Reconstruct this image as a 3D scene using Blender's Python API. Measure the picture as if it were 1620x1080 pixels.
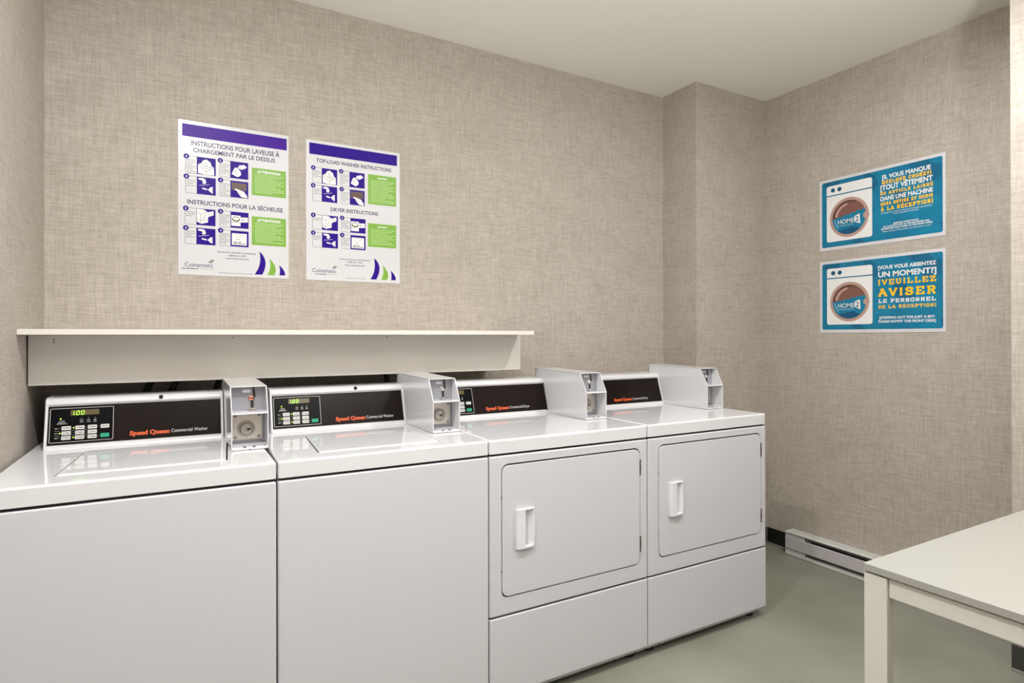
import bpy, bmesh, math
from mathutils import Matrix, Vector
R = math.radians
C = bpy.context.scene.collection
for o in list(bpy.data.objects): bpy.data.objects.remove(o)
sc = bpy.context.scene

# ------------------------------------------------------------------ camera
cam_d = bpy.data.cameras.new('camera'); cam = bpy.data.objects.new('camera', cam_d); C.objects.link(cam)
cam_d.sensor_width = 36; cam_d.lens = 940.58/1620*36; cam_d.shift_y = -(540-530.33)/1620
cam_d.clip_start = .02
cam.matrix_world = (Matrix.Translation((0, 0, 1.2316)) @ Matrix.Rotation(R(-29.585), 4, 'Z')
                    @ Matrix.Rotation(R(90.151), 4, 'X') @ Matrix.Rotation(R(-.118), 4, 'Z'))
sc.camera = cam
# ------------------------------------------------------------------ world, exposure
w = bpy.data.worlds.new('world'); sc.world = w; w.use_nodes = True
w.node_tree.nodes['Background'].inputs[0].default_value = (1, 1, 1.02, 1)
w.node_tree.nodes['Background'].inputs[1].default_value = 4.2
sc.view_settings.view_transform = 'Standard'; sc.view_settings.look = 'None'
sc.view_settings.gamma = 1; sc.view_settings.use_curve_mapping = False
sc.view_settings.exposure = -.2
# ------------------------------------------------------------------ ceiling lamps of the room (x, y, watts)
CEIL = 2.6362
LAMPS = [(0.05, .97, 33), (1.93, .94, 23)]
for i, (lx, ly, e) in enumerate(LAMPS):
    ld = bpy.data.lights.new('downlight_beam', 'AREA'); ld.shape = 'DISK'; ld.size = .085; ld.energy = e
    ld.color = (1, .995, .985); ld.spread = R(176)
    lo = bpy.data.objects.new('downlight_beam', ld); C.objects.link(lo); lo.location = (lx, ly, CEIL-.045)
    ld = bpy.data.lights.new('downlight_glow', 'POINT'); ld.shadow_soft_size = .06; ld.energy = e*.12
    ld.color = (1, .995, .985)
    lo = bpy.data.objects.new('downlight_glow', ld); C.objects.link(lo); lo.location = (lx, ly, CEIL-.11)

ADDED_FILL = (1.10, -.36, 1.72)  # added uplight behind the camera, put in to brighten the ceiling
ld = bpy.data.lights.new('added_fill_beam', 'AREA'); ld.shape = 'DISK'; ld.size = .24; ld.energy = 72; ld.color = (1, .995, .985)
lo = bpy.data.objects.new('added_fill_beam', ld); C.objects.link(lo); lo.location = ADDED_FILL; lo.rotation_euler = (R(180), 0, 0)

# ------------------------------------------------------------------ materials
MATS = {}
def mat(name, col, rough=.5, metal=0, coat=0, emit=0, spec=None, bump=None):
    if name in MATS: return MATS[name]
    m = bpy.data.materials.new(name); m.use_nodes = True; nt = m.node_tree
    b = nt.nodes['Principled BSDF']
    b.inputs['Base Color'].default_value = (*col, 1); b.inputs['Roughness'].default_value = rough
    b.inputs['Metallic'].default_value = metal; b.inputs['Coat Weight'].default_value = coat
    b.inputs['Coat Roughness'].default_value = .05
    if spec is not None: b.inputs['Specular IOR Level'].default_value = spec
    if emit:
        b.inputs['Emission Color'].default_value = (*col, 1); b.inputs['Emission Strength'].default_value = emit
    if bump:  # (scale, strength, distance, colour variation)
        tc = nt.nodes.new('ShaderNodeTexCoord'); n = nt.nodes.new('ShaderNodeTexNoise')
        n.inputs['Scale'].default_value = bump[0]; n.inputs['Detail'].default_value = 4
        nt.links.new(tc.outputs['Object'], n.inputs['Vector'])
        bp = nt.nodes.new('ShaderNodeBump'); bp.inputs['Strength'].default_value = bump[1]; bp.inputs['Distance'].default_value = bump[2]
        nt.links.new(n.outputs['Fac'], bp.inputs['Height']); nt.links.new(bp.outputs['Normal'], b.inputs['Normal'])
        if len(bump) > 3:
            mr = nt.nodes.new('ShaderNodeMapRange'); mr.inputs[3].default_value = 1-bump[3]; mr.inputs[4].default_value = 1+bump[3]
            mr.inputs[1].default_value = .3; mr.inputs[2].default_value = .7
            nt.links.new(n.outputs['Fac'], mr.inputs[0])
            mx = nt.nodes.new('ShaderNodeVectorMath'); mx.operation = 'SCALE'; mx.inputs[0].default_value = col
            nt.links.new(mr.outputs[0], mx.inputs['Scale']); nt.links.new(mx.outputs[0], b.inputs['Base Color'])
    MATS[name] = m; return m

def srgb(r, g, b):
    f = lambda c: (c/255/12.92) if c/255 <= .04045 else ((c/255+.055)/1.055)**2.4
    return (f(r), f(g), f(b))

def wallpaper():
    m = bpy.data.materials.new('linen_wallpaper'); m.use_nodes = True; nt = m.node_tree; L = nt.links; N = nt.nodes
    b = N['Principled BSDF']; b.inputs['Roughness'].default_value = .62; b.inputs['Specular IOR Level'].default_value = .3
    tc = N.new('ShaderNodeTexCoord'); sp = N.new('ShaderNodeSeparateXYZ'); L.new(tc.outputs['Object'], sp.inputs[0])
    add = N.new('ShaderNodeMath'); add.operation = 'ADD'; L.new(sp.outputs[0], add.inputs[0]); L.new(sp.outputs[1], add.inputs[1])
    def noise(su, sv, det, seed, rough=.6):
        cu = N.new('ShaderNodeMath'); cu.operation = 'MULTIPLY'; cu.inputs[1].default_value = su; L.new(add.outputs[0], cu.inputs[0])
        cv = N.new('ShaderNodeMath'); cv.operation = 'MULTIPLY'; cv.inputs[1].default_value = sv; L.new(sp.outputs[2], cv.inputs[0])
        cb = N.new('ShaderNodeCombineXYZ'); L.new(cu.outputs[0], cb.inputs[0]); L.new(cv.outputs[0], cb.inputs[1]); cb.inputs[2].default_value = seed
        n = N.new('ShaderNodeTexNoise'); n.inputs['Scale'].default_value = 1; n.inputs['Detail'].default_value = det
        n.inputs['Roughness'].default_value = rough; L.new(cb.outputs[0], n.inputs['Vector']); return n.outputs['Fac']
    hor = noise(13, 190, 3, 1.3, .65); ver = noise(190, 11, 3, 7.7, .65); fine = noise(40, 50, 4, 3.1, .75); patch = noise(7, 7, 3, 9.2)
    def mul(s, k):
        x = N.new('ShaderNodeMath'); x.operation = 'MULTIPLY'; x.inputs[1].default_value = k; L.new(s, x.inputs[0]); return x.outputs[0]
    def plus(a, c):
        x = N.new('ShaderNodeMath'); x.operation = 'ADD'; L.new(a, x.inputs[0]); L.new(c, x.inputs[1]); return x.outputs[0]
    tot = plus(plus(mul(hor, .34), mul(ver, .32)), plus(mul(fine, .22), mul(patch, .12)))
    cr = N.new('ShaderNodeValToRGB'); L.new(tot, cr.inputs[0])
    e = cr.color_ramp.elements
    e[0].position = .36; e[0].color = (.36, .314, .264, 1)
    e[1].position = .64; e[1].color = (.59, .535, .478, 1)
    md = e.new(.5); md.color = (.460, .415, .366, 1)
    L.new(cr.outputs[0], b.inputs['Base Color'])
    bp = N.new('ShaderNodeBump'); bp.inputs['Strength'].default_value = .25; bp.inputs['Distance'].default_value = .001
    L.new(tot, bp.inputs['Height']); L.new(bp.outputs[0], b.inputs['Normal'])
    return m

def floormat():
    m = bpy.data.materials.new('sealed_concrete_floor'); m.use_nodes = True; nt = m.node_tree; L = nt.links; N = nt.nodes
    b = N['Principled BSDF']; b.inputs['Roughness'].default_value = .28
    tc = N.new('ShaderNodeTexCoord')
    n = N.new('ShaderNodeTexNoise'); n.inputs['Scale'].default_value = 2.2; n.inputs['Detail'].default_value = 3; n.inputs['Distortion'].default_value = .1
    L.new(tc.outputs['Object'], n.inputs['Vector'])
    cr = N.new('ShaderNodeValToRGB'); e = cr.color_ramp.elements
    e[0].position = .15; e[0].color = (.185, .182, .14, 1); e[1].position = .72; e[1].color = (.30, .30, .25, 1)
    L.new(n.outputs['Fac'], cr.inputs[0]); L.new(cr.outputs[0], b.inputs['Base Color'])
    n2 = N.new('ShaderNodeTexNoise'); n2.inputs['Scale'].default_value = 9; n2.inputs['Detail'].default_value = 3
    L.new(tc.outputs['Object'], n2.inputs['Vector'])
    mr = N.new('ShaderNodeMapRange'); mr.inputs[3].default_value = .22; mr.inputs[4].default_value = .4
    b.inputs['Roughness'].default_value = .3
    return m

PAPER = wallpaper(); FLOOR = floormat()
CEILM = mat('ceiling_paint', (.91, .91, .86), .85, bump=(60, .05, .002))
ENAMEL = mat('white_enamel', (.605, .605, .645), .40, coat=.08)
ENAMEL_TOP = mat('glossy_enamel_lit', (.71, .71, .735), .05, spec=.5)  # cabinet enamel with the stronger light on top put into its colour
PLASTIC = mat('white_plastic', (.74, .74, .79), .3)
CONSOLE_W = mat('console_white', (.65, .645, .665), .25, coat=.3)
BOXWHITE = mat('coin_box_enamel', (.69, .695, .72), .18, coat=.5)
GREYSTEEL = mat('grey_steel', (.33, .33, .37), .35, .3)
BRUSHED = mat('brushed_nickel', (.66, .61, .56), .34, .85, bump=(300, .05, .0005))
CHROME = mat('chrome', (.75, .74, .72), .16, 1)
DARK = mat('dark_gap', (.012, .011, .012), .7)
BLACKGLOSS = mat('black_console_film', (.012, .008, .007), .14, spec=.12)
BLACKPANEL = mat('black_keypad_film', (.003, .003, .004), .2, spec=.1)
BLACK = mat('black_rubber', (.01, .01, .01), .5)
LAMINATE = mat('cream_laminate', (.72, .69, .63), .38, bump=(120, .04, .001))
APRON = mat('shelf_laminate', (.62, .59, .55), .36, bump=(5, .0, .001, .015))
FRAMEM = mat('table_frame_cream', (.66, .65, .61), .4)
TABLEM = mat('table_laminate_dimmed', (.36, .355, .33), .38, bump=(90, .04, .001))  # same finish as the frame, darkened to offset the strong light on top
WOOD = mat('raw_plywood', (.42, .25, .09), .7, bump=(40, .2, .001, .1))
HEATERM = mat('heater_enamel', (.56, .53, .55), .35)
HEATERC = mat('heater_trim', (.62, .63, .60), .3)
HEATDARK = mat('heater_fins', (.05, .03, .028), .5, .5)
BASEB = mat('black_vinyl_base', (.010, .009, .008), .35)
ALU = mat('aluminium_strip', (.45, .45, .44), .3, .8)
BRASS = mat('aged_hinge_steel', (.16, .13, .08), .4, .8)
# print colours
WHITE_P = mat('poster_paper', (.68, .68, .715), .28)
PURPLE = mat('print_purple', srgb(70, 26, 150), .35, spec=.15)
PURPLE2 = mat('print_deep_purple', srgb(44, 4, 138), .35, spec=.15)
NAVY = mat('print_navy_ink', srgb(40, 32, 92), .35)
GREEN = mat('print_green', srgb(122, 174, 54), .35)
GREYINK = mat('print_grey_ink', srgb(60, 56, 70), .4)
BROWNP = mat('print_brown', srgb(92, 66, 56), .35)
LGREEN = mat('print_pale_green', srgb(205, 226, 170), .35)
def tealmat():
    m = bpy.data.materials.new('print_teal'); m.use_nodes = True; nt = m.node_tree; L = nt.links; N = nt.nodes
    b = N['Principled BSDF']; b.inputs['Roughness'].default_value = .3
    tc = N.new('ShaderNodeTexCoord')
    v = N.new('ShaderNodeTexVoronoi'); v.distance = 'CHEBYCHEV'; v.inputs['Scale'].default_value = 14
    L.new(tc.outputs['Object'], v.inputs['Vector'])
    sx = N.new('ShaderNodeSeparateColor'); L.new(v.outputs['Color'], sx.inputs[0])
    cr = N.new('ShaderNodeValToRGB'); e = cr.color_ramp.elements; cr.color_ramp.interpolation = 'CONSTANT'
    e[0].color = (*srgb(0, 122, 160), 1); e[1].position = .86; e[1].color = (*srgb(0, 98, 136), 1)
    x = e.new(.5); x.color = (*srgb(0, 128, 166), 1); x2 = e.new(.7); x2.color = (*srgb(0, 116, 155), 1)
    L.new(sx.outputs[0], cr.inputs[0]); L.new(cr.outputs[0], b.inputs['Base Color']); return m
TEAL = tealmat()
TEALF = mat('print_teal_flat', srgb(0, 122, 160), .3)
TEALD = mat('print_teal_dark', srgb(0, 82, 122), .3)
YELLOW = mat('print_yellow', srgb(250, 196, 30), .35)
WHITEINK = mat('print_white', (.84, .84, .84), .3)
RIMBROWN = mat('print_rim_brown', srgb(186, 152, 140), .35)
DRUMBROWN = mat('print_drum_brown', srgb(128, 86, 76), .35)
DRUMDARK = mat('print_drum_dark', srgb(96, 62, 56), .35)
SHEEN = mat('print_sheen', srgb(120, 180, 208), .35)
ORANGE = mat('print_orange_red', (.62, .085, .015), .4)
SILVERINK = mat('print_silver', (.66, .65, .64), .4)
DISPLAY = mat('display_window', (.10, .075, .025), .2)
DIGITS = mat('lit_green_digits', (.35, 1.0, .05), .4, emit=1.5)
LEDON = mat('lit_green_led', (.45, 1.0, .06), .4, emit=1.3)
LEDOFF = mat('unlit_led', (.20, .17, .16), .4)
KEY = mat('keypad_white', (.60, .585, .56), .4)
KEYGREEN = mat('keypad_green', (.0, .30, .17), .4)
LOCKM = mat('satin_lock_metal', (.44, .42, .39), .32, .9)
LENS = mat('lamp_lens', (1, .93, .83), .4, emit=6)

# ------------------------------------------------------------------ mesh helpers
def flatten(me):
    """keep large planar faces flat shaded"""
    for p in me.polygons:
        if p.area > 1e-4 and max(abs(c) for c in p.normal) > .99995: p.use_smooth = False
class MB:
    """collects solids into one mesh; materials by slot"""
    def __init__(s): s.bm = bmesh.new(); s.mats = []; s.weighted = True
    def slot(s, m):
        if m not in s.mats: s.mats.append(m)
        return s.mats.index(m)
    def _merge(s, t, m, smooth=False):
        i = s.slot(m)
        for f in t.faces: f.material_index = i; f.smooth = smooth
        me = bpy.data.meshes.new('tmp'); t.to_mesh(me); t.free(); s.bm.from_mesh(me); bpy.data.meshes.remove(me)
    def box(s, x0, x1, y0, y1, z0, z1, m, bev=0, seg=2):
        t = bmesh.new(); bmesh.ops.create_cube(t, size=1)
        bmesh.ops.scale(t, vec=(x1-x0, y1-y0, z1-z0), verts=t.verts)
        bmesh.ops.translate(t, vec=((x0+x1)/2, (y0+y1)/2, (z0+z1)/2), verts=t.verts)
        if bev: bmesh.ops.bevel(t, geom=list(t.edges), offset=bev, segments=seg, profile=.5, affect='EDGES')
        s._merge(t, m, bev > 0)
    def prism(s, pts, a0, a1, axis, m, bev=0, seg=2, smooth=False):
        """polygon pts extruded along an axis: 'x' pts=(y,z); 'y' pts=(x,z); 'z' pts=(x,y)"""
        f3 = {'x': lambda p, a: (a, p[0], p[1]), 'y': lambda p, a: (p[0], a, p[1]), 'z': lambda p, a: (p[0], p[1], a)}[axis]
        t = bmesh.new(); A = [t.verts.new(f3(p, a0)) for p in pts]; B = [t.verts.new(f3(p, a1)) for p in pts]
        t.faces.new(A); t.faces.new(B[::-1]); n = len(pts)
        for i in range(n): t.faces.new((A[i], B[i], B[(i+1) % n], A[(i+1) % n]))
        bmesh.ops.recalc_face_normals(t, faces=t.faces)
        if bev: bmesh.ops.bevel(t, geom=list(t.edges), offset=bev, segments=seg, profile=.5, affect='EDGES')
        s._merge(t, m, smooth or bev > 0)
    def cyl(s, c, r, h, axis, m, n=24, r2=None, bev=0):
        t = bmesh.new(); bmesh.ops.create_cone(t, cap_ends=True, segments=n, radius1=r, radius2=r if r2 is None else r2, depth=h)
        if bev: bmesh.ops.bevel(t, geom=[e for e in t.edges if len(e.link_faces) == 2 and e.calc_face_angle() > .8], offset=bev, segments=2, affect='EDGES')
        rot = {'x': Matrix.Rotation(R(90), 3, 'Y'), 'y': Matrix.Rotation(R(90), 3, 'X'), 'z': Matrix.Identity(3)}[axis]
        bmesh.ops.rotate(t, matrix=rot, verts=t.verts); bmesh.ops.translate(t, vec=c, verts=t.verts); s._merge(t, m, True)
    def ring(s, c, prof, m, axis='y', n=40):
        """lathe profile [(r, h)] about the axis through c, h towards -axis"""
        t = bmesh.new(); rows = []
        for (r, h) in prof:
            row = []
            for k in range(n):
                a = 2*math.pi*k/n; ca, sa = r*math.cos(a), r*math.sin(a)
                row.append(t.verts.new((c[0]+ca, c[1]-h, c[2]+sa) if axis == 'y' else (c[0]+ca, c[1]+sa, c[2]-h)))
            rows.append(row)
        for i in range(len(rows)-1):
            for k in range(n): t.faces.new((rows[i][k], rows[i][(k+1) % n], rows[i+1][(k+1) % n], rows[i+1][k]))
        t.faces.new(rows[-1])
        bmesh.ops.recalc_face_normals(t, faces=t.faces); s._merge(t, m, True)
    def tube(s, pts, r, m, n=10):
        t = bmesh.new(); rows = []
        P = [Vector(p) for p in pts]
        for i, p in enumerate(P):
            d = (P[min(i+1, len(P)-1)]-P[max(i-1, 0)]).normalized()
            u = d.orthogonal().normalized() if i == 0 else (pu-d*pu.dot(d)).normalized()
            pu = u; v = d.cross(u)
            rows.append([t.verts.new(p+(u*math.cos(2*math.pi*k/n)+v*math.sin(2*math.pi*k/n))*r) for k in range(n)])
        for i in range(len(rows)-1):
            for k in range(n): t.faces.new((rows[i][k], rows[i][(k+1) % n], rows[i+1][(k+1) % n], rows[i+1][k]))
        t.faces.new(rows[0]); t.faces.new(rows[-1]); bmesh.ops.recalc_face_normals(t, faces=t.faces); s._merge(t, m, True)
    def build(s, name, parent=None, matrix=None, origin=None):
        me = bpy.data.meshes.new(name)
        if origin is not None: bmesh.ops.translate(s.bm, vec=-Vector(origin), verts=s.bm.verts)
        s.bm.to_mesh(me); s.bm.free()
        for m in s.mats: me.materials.append(m)
        if any(p.use_smooth for p in me.polygons):
            try: me.set_sharp_from_angle(angle=R(35))
            except Exception: pass
        o = bpy.data.objects.new(name, me); C.objects.link(o)
        M = matrix if matrix is not None else Matrix.Identity(4)
        if origin is not None: M = M @ Matrix.Translation(origin)
        if parent is not None:
            o.parent = parent; o.matrix_parent_inverse = Matrix.Identity(4)
            o.matrix_basis = world(parent).inverted() @ M
        else: o.matrix_basis = M
        flatten(me)
        if s.weighted and any(p.use_smooth for p in me.polygons):
            wn = o.modifiers.new('weighted normals', 'WEIGHTED_NORMAL'); wn.keep_sharp = True; wn.weight = 80
        return o
def world(o):
    return (world(o.parent) @ o.matrix_basis) if o.parent else o.matrix_basis.copy()

def rrect(x0, x1, y0, y1, r, n=6):
    P = []
    for (cx, cy, a0) in ((x1-r, y1-r, 0), (x0+r, y1-r, 90), (x0+r, y0+r, 180), (x1-r, y0+r, 270)):
        for k in range(n+1):
            a = R(a0+90*k/n); P.append((cx+r*math.cos(a), cy+r*math.sin(a)))
    return P

def strip_acc(t):
    for a, b in zip('ÀÉÊéèà', 'AEEeea'): t = t.replace(a, b)
    return t
_tc = {}
def text_geo(body, bold):
    """vertices and faces of a line of lettering at size 1, baseline 0"""
    k = (body, bold)
    if k in _tc: return _tc[k]
    cu = bpy.data.curves.new('t', 'FONT'); cu.body = body; cu.size = 1; cu.offset = bold; cu.resolution_u = 3
    o = bpy.data.objects.new('t', cu); C.objects.link(o); dg = bpy.context.evaluated_depsgraph_get()
    me = bpy.data.meshes.new_from_object(o.evaluated_get(dg))
    V = [(v.co.x, v.co.y) for v in me.vertices]; F = [tuple(p.vertices) for p in me.polygons]
    bpy.data.objects.remove(o); bpy.data.curves.remove(cu); bpy.data.meshes.remove(me)
    _tc[k] = (V, F); return V, F

SLAB = {  # stroke lettering with slab serifs on a 1 x 1 cell: polylines + serif bars (x, y, halfwidth)
 'A': ([[(.06, 0), (.5, 1)], [(.5, 1), (.94, 0)], [(.25, .34), (.75, .34)]], [(.1, 0, .17), (.9, 0, .17), (.42, 1, .2)]),
 'C': ([[(.9, .72), (.9, .98)], [(.86, .8), (.7, .97), (.4, .97), (.12, .75), (.1, .3), (.35, .03), (.7, .03), (.92, .25)]], []),
 'D': ([[(.2, 0), (.2, 1)], [(.05, 1), (.6, 1), (.9, .75), (.9, .25), (.6, 0), (.05, 0)]], []),
 'E': ([[(.2, 0), (.2, 1)], [(.05, 1), (.9, 1), (.9, .75)], [(.05, 0), (.92, 0), (.92, .27)], [(.2, .5), (.65, .5)]], [(.62, .5, .05)]),
 'H': ([[(.2, 0), (.2, 1)], [(.8, 0), (.8, 1)], [(.2, .5), (.8, .5)]], [(.2, 0, .17), (.2, 1, .17), (.8, 0, .17), (.8, 1, .17)]),
 'I': ([[(.5, 0), (.5, 1)]], [(.5, 0, .3), (.5, 1, .3)]),
 'L': ([[(.25, 0), (.25, 1)], [(.05, 0), (.9, 0), (.9, .3)]], [(.25, 1, .2)]),
 'M': ([[(.14, 0), (.14, 1), (.5, .35), (.86, 1), (.86, 0)]], [(.13, 0, .14), (.87, 0, .14), (.1, 1, .1), (.9, 1, .1)]),
 'N': ([[(.18, 0), (.18, 1), (.8, .03), (.8, 1)]], [(.18, 0, .15), (.13, 1, .12), (.8, 1, .16)]),
 'O': ([[(.5, 1), (.2, .92), (.07, .6), (.07, .4), (.2, .08), (.5, 0), (.8, .08), (.93, .4), (.93, .6), (.8, .92), (.5, 1)]], []),
 'P': ([[(.22, 0), (.22, 1)], [(.05, 1), (.7, 1), (.9, .85), (.9, .62), (.7, .46), (.22, .46)]], [(.25, 0, .2)]),
 'Q': ([[(.5, 1), (.2, .92), (.07, .6), (.07, .4), (.2, .08), (.5, 0), (.8, .08), (.93, .4), (.93, .6), (.8, .92), (.5, 1)], [(.5, .25), (.9, -.1)]], []),
 'R': ([[(.22, 0), (.22, 1)], [(.05, 1), (.66, 1), (.86, .87), (.86, .66), (.66, .5), (.22, .5)], [(.6, .48), (.88, 0)]], [(.22, 0, .17), (.87, 0, .12)]),
 'S': ([[(.86, .7), (.86, .95)], [(.84, .8), (.6, 1), (.3, 1), (.12, .8), (.25, .6), (.75, .42), (.9, .22), (.7, 0), (.35, 0), (.13, .2)], [(.12, .02), (.12, .3)]], []),
 'T': ([[(.5, 0), (.5, 1)], [(.08, .72), (.08, 1), (.92, 1), (.92, .72)]], [(.5, 0, .2)]),
 'U': ([[(.18, 1), (.18, .25), (.35, .02), (.65, .02), (.82, .25), (.82, 1)]], [(.18, 1, .17), (.82, 1, .17)]),
 'V': ([[(.1, 1), (.5, 0), (.9, 1)]], [(.1, 1, .16), (.9, 1, .16)]),
 'Z': ([[(.1, .74), (.1, 1), (.88, 1), (.1, 0), (.92, 0), (.92, .28)]], []),
 '?': ([[(.15, .72), (.25, .95), (.6, 1), (.85, .8), (.75, .55), (.5, .42), (.5, .28)], [(.5, .0), (.5, .1)]], []),
 '[': ([[(.75, 1.08), (.35, 1.08), (.35, -.08), (.75, -.08)]], []), ']': ([[(.25, 1.08), (.65, 1.08), (.65, -.08), (.25, -.08)]], []),
}
SLABW = {'I': .5, '[': .42, ']': .42, 'M': 1.2, ' ': .5, '?': .8, 'O': .95, 'A': 1.05}

class FB(MB):
    """flat printing on a sheet, local x right, y up, z out"""
    def poly(s, pts, z, m):
        i = s.slot(m); f = s.bm.faces.new([s.bm.verts.new((p[0], p[1], z)) for p in pts]); f.material_index = i
        f.normal_update()
        if f.normal.z < 0: f.normal_flip()
    def rect(s, x0, x1, y0, y1, z, m, r=0):
        s.poly(rrect(x0, x1, y0, y1, r, 4) if r else [(x0, y0), (x1, y0), (x1, y1), (x0, y1)], z, m)
    def disc(s, x, y, r, z, m, n=28, ry=None):
        ry = ry or r; s.poly([(x+r*math.cos(2*math.pi*k/n), y+ry*math.sin(2*math.pi*k/n)) for k in range(n)], z, m)
    def line(s, p, q, w, z, m, ext=0):
        a = Vector(p); b = Vector(q); d = (b-a).normalized(); a = a-d*ext; b = b+d*ext; n = Vector((-d.y, d.x))*w/2
        s.poly([a-n, b-n, b+n, a+n], z, m)
    def frame(s, x0, x1, y0, y1, w, z, m, r=0.0):
        if r:
            A = rrect(x0, x1, y0, y1, r, 4); B = rrect(x0+w, x1-w, y0+w, y1-w, max(r-w, .0003), 4); n = len(A)
            for k in range(n): s.poly([A[k], A[(k+1) % n], B[(k+1) % n], B[k]], z, m)
        else:
            for a in ((x0, x1, y0, y0+w), (x0, x1, y1-w, y1), (x0, x0+w, y0, y1), (x1-w, x1, y0, y1)): s.rect(*a, z, m)
    def text(s, body, x0, x1, y, cap, z, m, bold=0.0, skew=0.0):
        """lettering fitted between x0 and x1 on baseline y with the given capital height"""
        V, F = text_geo(body, bold); i = s.slot(m)
        mx0 = min(v[0] for v in V); mx1 = max(v[0] for v in V); H = max(v[1] for v in text_geo('H', bold)[0])
        sx = (x1-x0)/(mx1-mx0); sy = cap/H
        W = [s.bm.verts.new((x0+(v[0]-mx0)*sx+skew*v[1]*sy, y+v[1]*sy, z)) for v in V]
        for f in F:
            try: g = s.bm.faces.new([W[k] for k in f]); g.material_index = i
            except ValueError: pass
    def slab(s, body, x0, x1, y, cap, z, m, t=.25):
        base = strip_acc(body); adv = [SLABW.get(c, 1.0) for c in base]; gap = .14
        tot = sum(adv)+gap*(len(adv)-1); k = (x1-x0)/tot; x = x0; dz = 0
        for c, c0, a in zip(base, body, adv):
            cw = a*k
            if c in SLAB:
                st, se = SLAB[c]; tw = t*cap; th = tw*.75
                X = lambda u: x+th*.45+u*(cw-th*.9); Y = lambda v: y+th*.5+v*(cap-th)
                for pl in st:
                    for p, q in zip(pl, pl[1:]):
                        dz += 1e-6
                        horiz = abs(p[1]-q[1]) < .02
                        s.line((X(p[0]), Y(p[1])), (X(q[0]), Y(q[1])), th if horiz else tw, z+dz, m, ext=th*.35)
                for (sx_, sy_, hw) in se:
                    dz += 1e-6; s.rect(X(sx_)-hw*cw, X(sx_)+hw*cw, Y(sy_)-th*.5, Y(sy_)+th*.5, z+dz, m)
                if c0 in 'ÉÀ':
                    q = .16*cap; s.line((X(.4 if c0 == 'É' else .6), y+cap*1.08), (X(.62 if c0 == 'É' else .38), y+cap*1.25), q, z, m)
            x += cw+gap*k
    def bars(s, x0, x1, y, h, z, m, seed=1, gap=.0):
        """a line of unreadably small print: word-long strokes"""
        x = x0; k = seed*7919 % 97
        while x < x1-.001:
            k = (k*31+17) % 97; wl = (.006+.014*(k/97))*(h/.003)
            e = min(x+wl, x1); s.rect(x, e, y, y+h, z, m); x = e+h*.7

def thing(name, label, cat, loc, group=None):
    o = bpy.data.objects.new(name, None); C.objects.link(o); o.location = loc; o.empty_display_size = .1
    o.matrix_basis = Matrix.Translation(loc)
    o['label'] = label; o['category'] = cat
    if group: o['group'] = group
    return o
def struct(o): o['kind'] = 'structure'; return o
def cut(o, cutters):
    """boolean difference, baked into the mesh"""
    for c in cutters:
        md = o.modifiers.new('cut', 'BOOLEAN'); md.object = c; md.operation = 'DIFFERENCE'; md.solver = 'EXACT'
    bpy.context.view_layer.update(); dg = bpy.context.evaluated_depsgraph_get()
    me = bpy.data.meshes.new_from_object(o.evaluated_get(dg)); o.modifiers.clear(); wn = o.modifiers.new('weighted normals', 'WEIGHTED_NORMAL'); wn.keep_sharp = True; wn.weight = 80; old = o.data; o.data = me; me.name = o.name
    bpy.data.meshes.remove(old)
    for c in cutters: bpy.data.objects.remove(c)

# ------------------------------------------------------------------ room shell
XL, XR, YB, YC, XC, YF = -.3934, 3.0776, 2.5995, 2.3426, 2.498, -1.7
XJ, YJ = 2.69, 1.0
def shell(name, x0, x1, y0, y1, z0, z1, m):
    b = MB(); b.box(x0, x1, y0, y1, z0, z1, m); return struct(b.build(name))
shell('floor', XL-.1, XR+.1, YF-.1, YB+.1, -.1, 0, FLOOR)
shell('ceiling', XL-.1, XR+.1, YF-.1, YB+.1, CEIL, CEIL+.1, CEILM)
shell('wall_left', XL-.1, XL, YF-.1, YB+.1, 0, CEIL, PAPER)
b = MB(); b.prism([(XL, YB), (XC, YB), (XC, YC), (XR, YC), (XR, YB+.1), (XL, YB+.1)], 0, CEIL, 'z', PAPER); struct(b.build('wall_back'))
b = MB(); b.prism([(XR, YC), (XR, YJ), (XJ, YJ), (XJ, -.25), (XR+.1, -.25), (XR+.1, YC)], 0, CEIL, 'z', PAPER)
b.box(XJ, XR+.1, YF, -.25, 2.3, CEIL, PAPER); b.box(XJ, XR+.1, YF, -1.55, 0, 2.3, PAPER); b.box(XJ, XR+.1, -1.55, -.25, 0, .95, PAPER); struct(b.build('wall_right'))  # opening behind the camera is added, lets world light in as fill
shell('wall_front', XL, XR, YF-.1, YF, 0, CEIL, PAPER)
def base(name, segs):
    b = MB()
    for (x0, x1, y0, y1) in segs: b.box(x0, x1, y0, y1, .012, .097, BASEB, .0015, 1); 
    for (x0, x1, y0, y1) in segs:
        g = .006; b.box(x0-(g if x1-x0 < .02 and x0 > 1 else 0), x1+(g if x1-x0 < .02 and x0 < 1 else 0), y0-(g if y1-y0 < .02 else 0), y1, 0, .012, ALU, .001, 1)
    return struct(b.build(name))
base('baseboard_back', [(XL+.006, XC, YB-.006, YB)])
base('baseboard_column', [(XC, XR-.008, YC-.006, YC)])
base('baseboard_right', [(XR-.006, XR, 2.175, YC-.008)])
BASEB = mat('black_vinyl_base_lit', (.045, .045, .038), .4)  # same black vinyl, its reflected light put into a lighter grey
base('baseboard_corner', [(XJ-.008, XJ, -.25, YJ+.001)])

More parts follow.
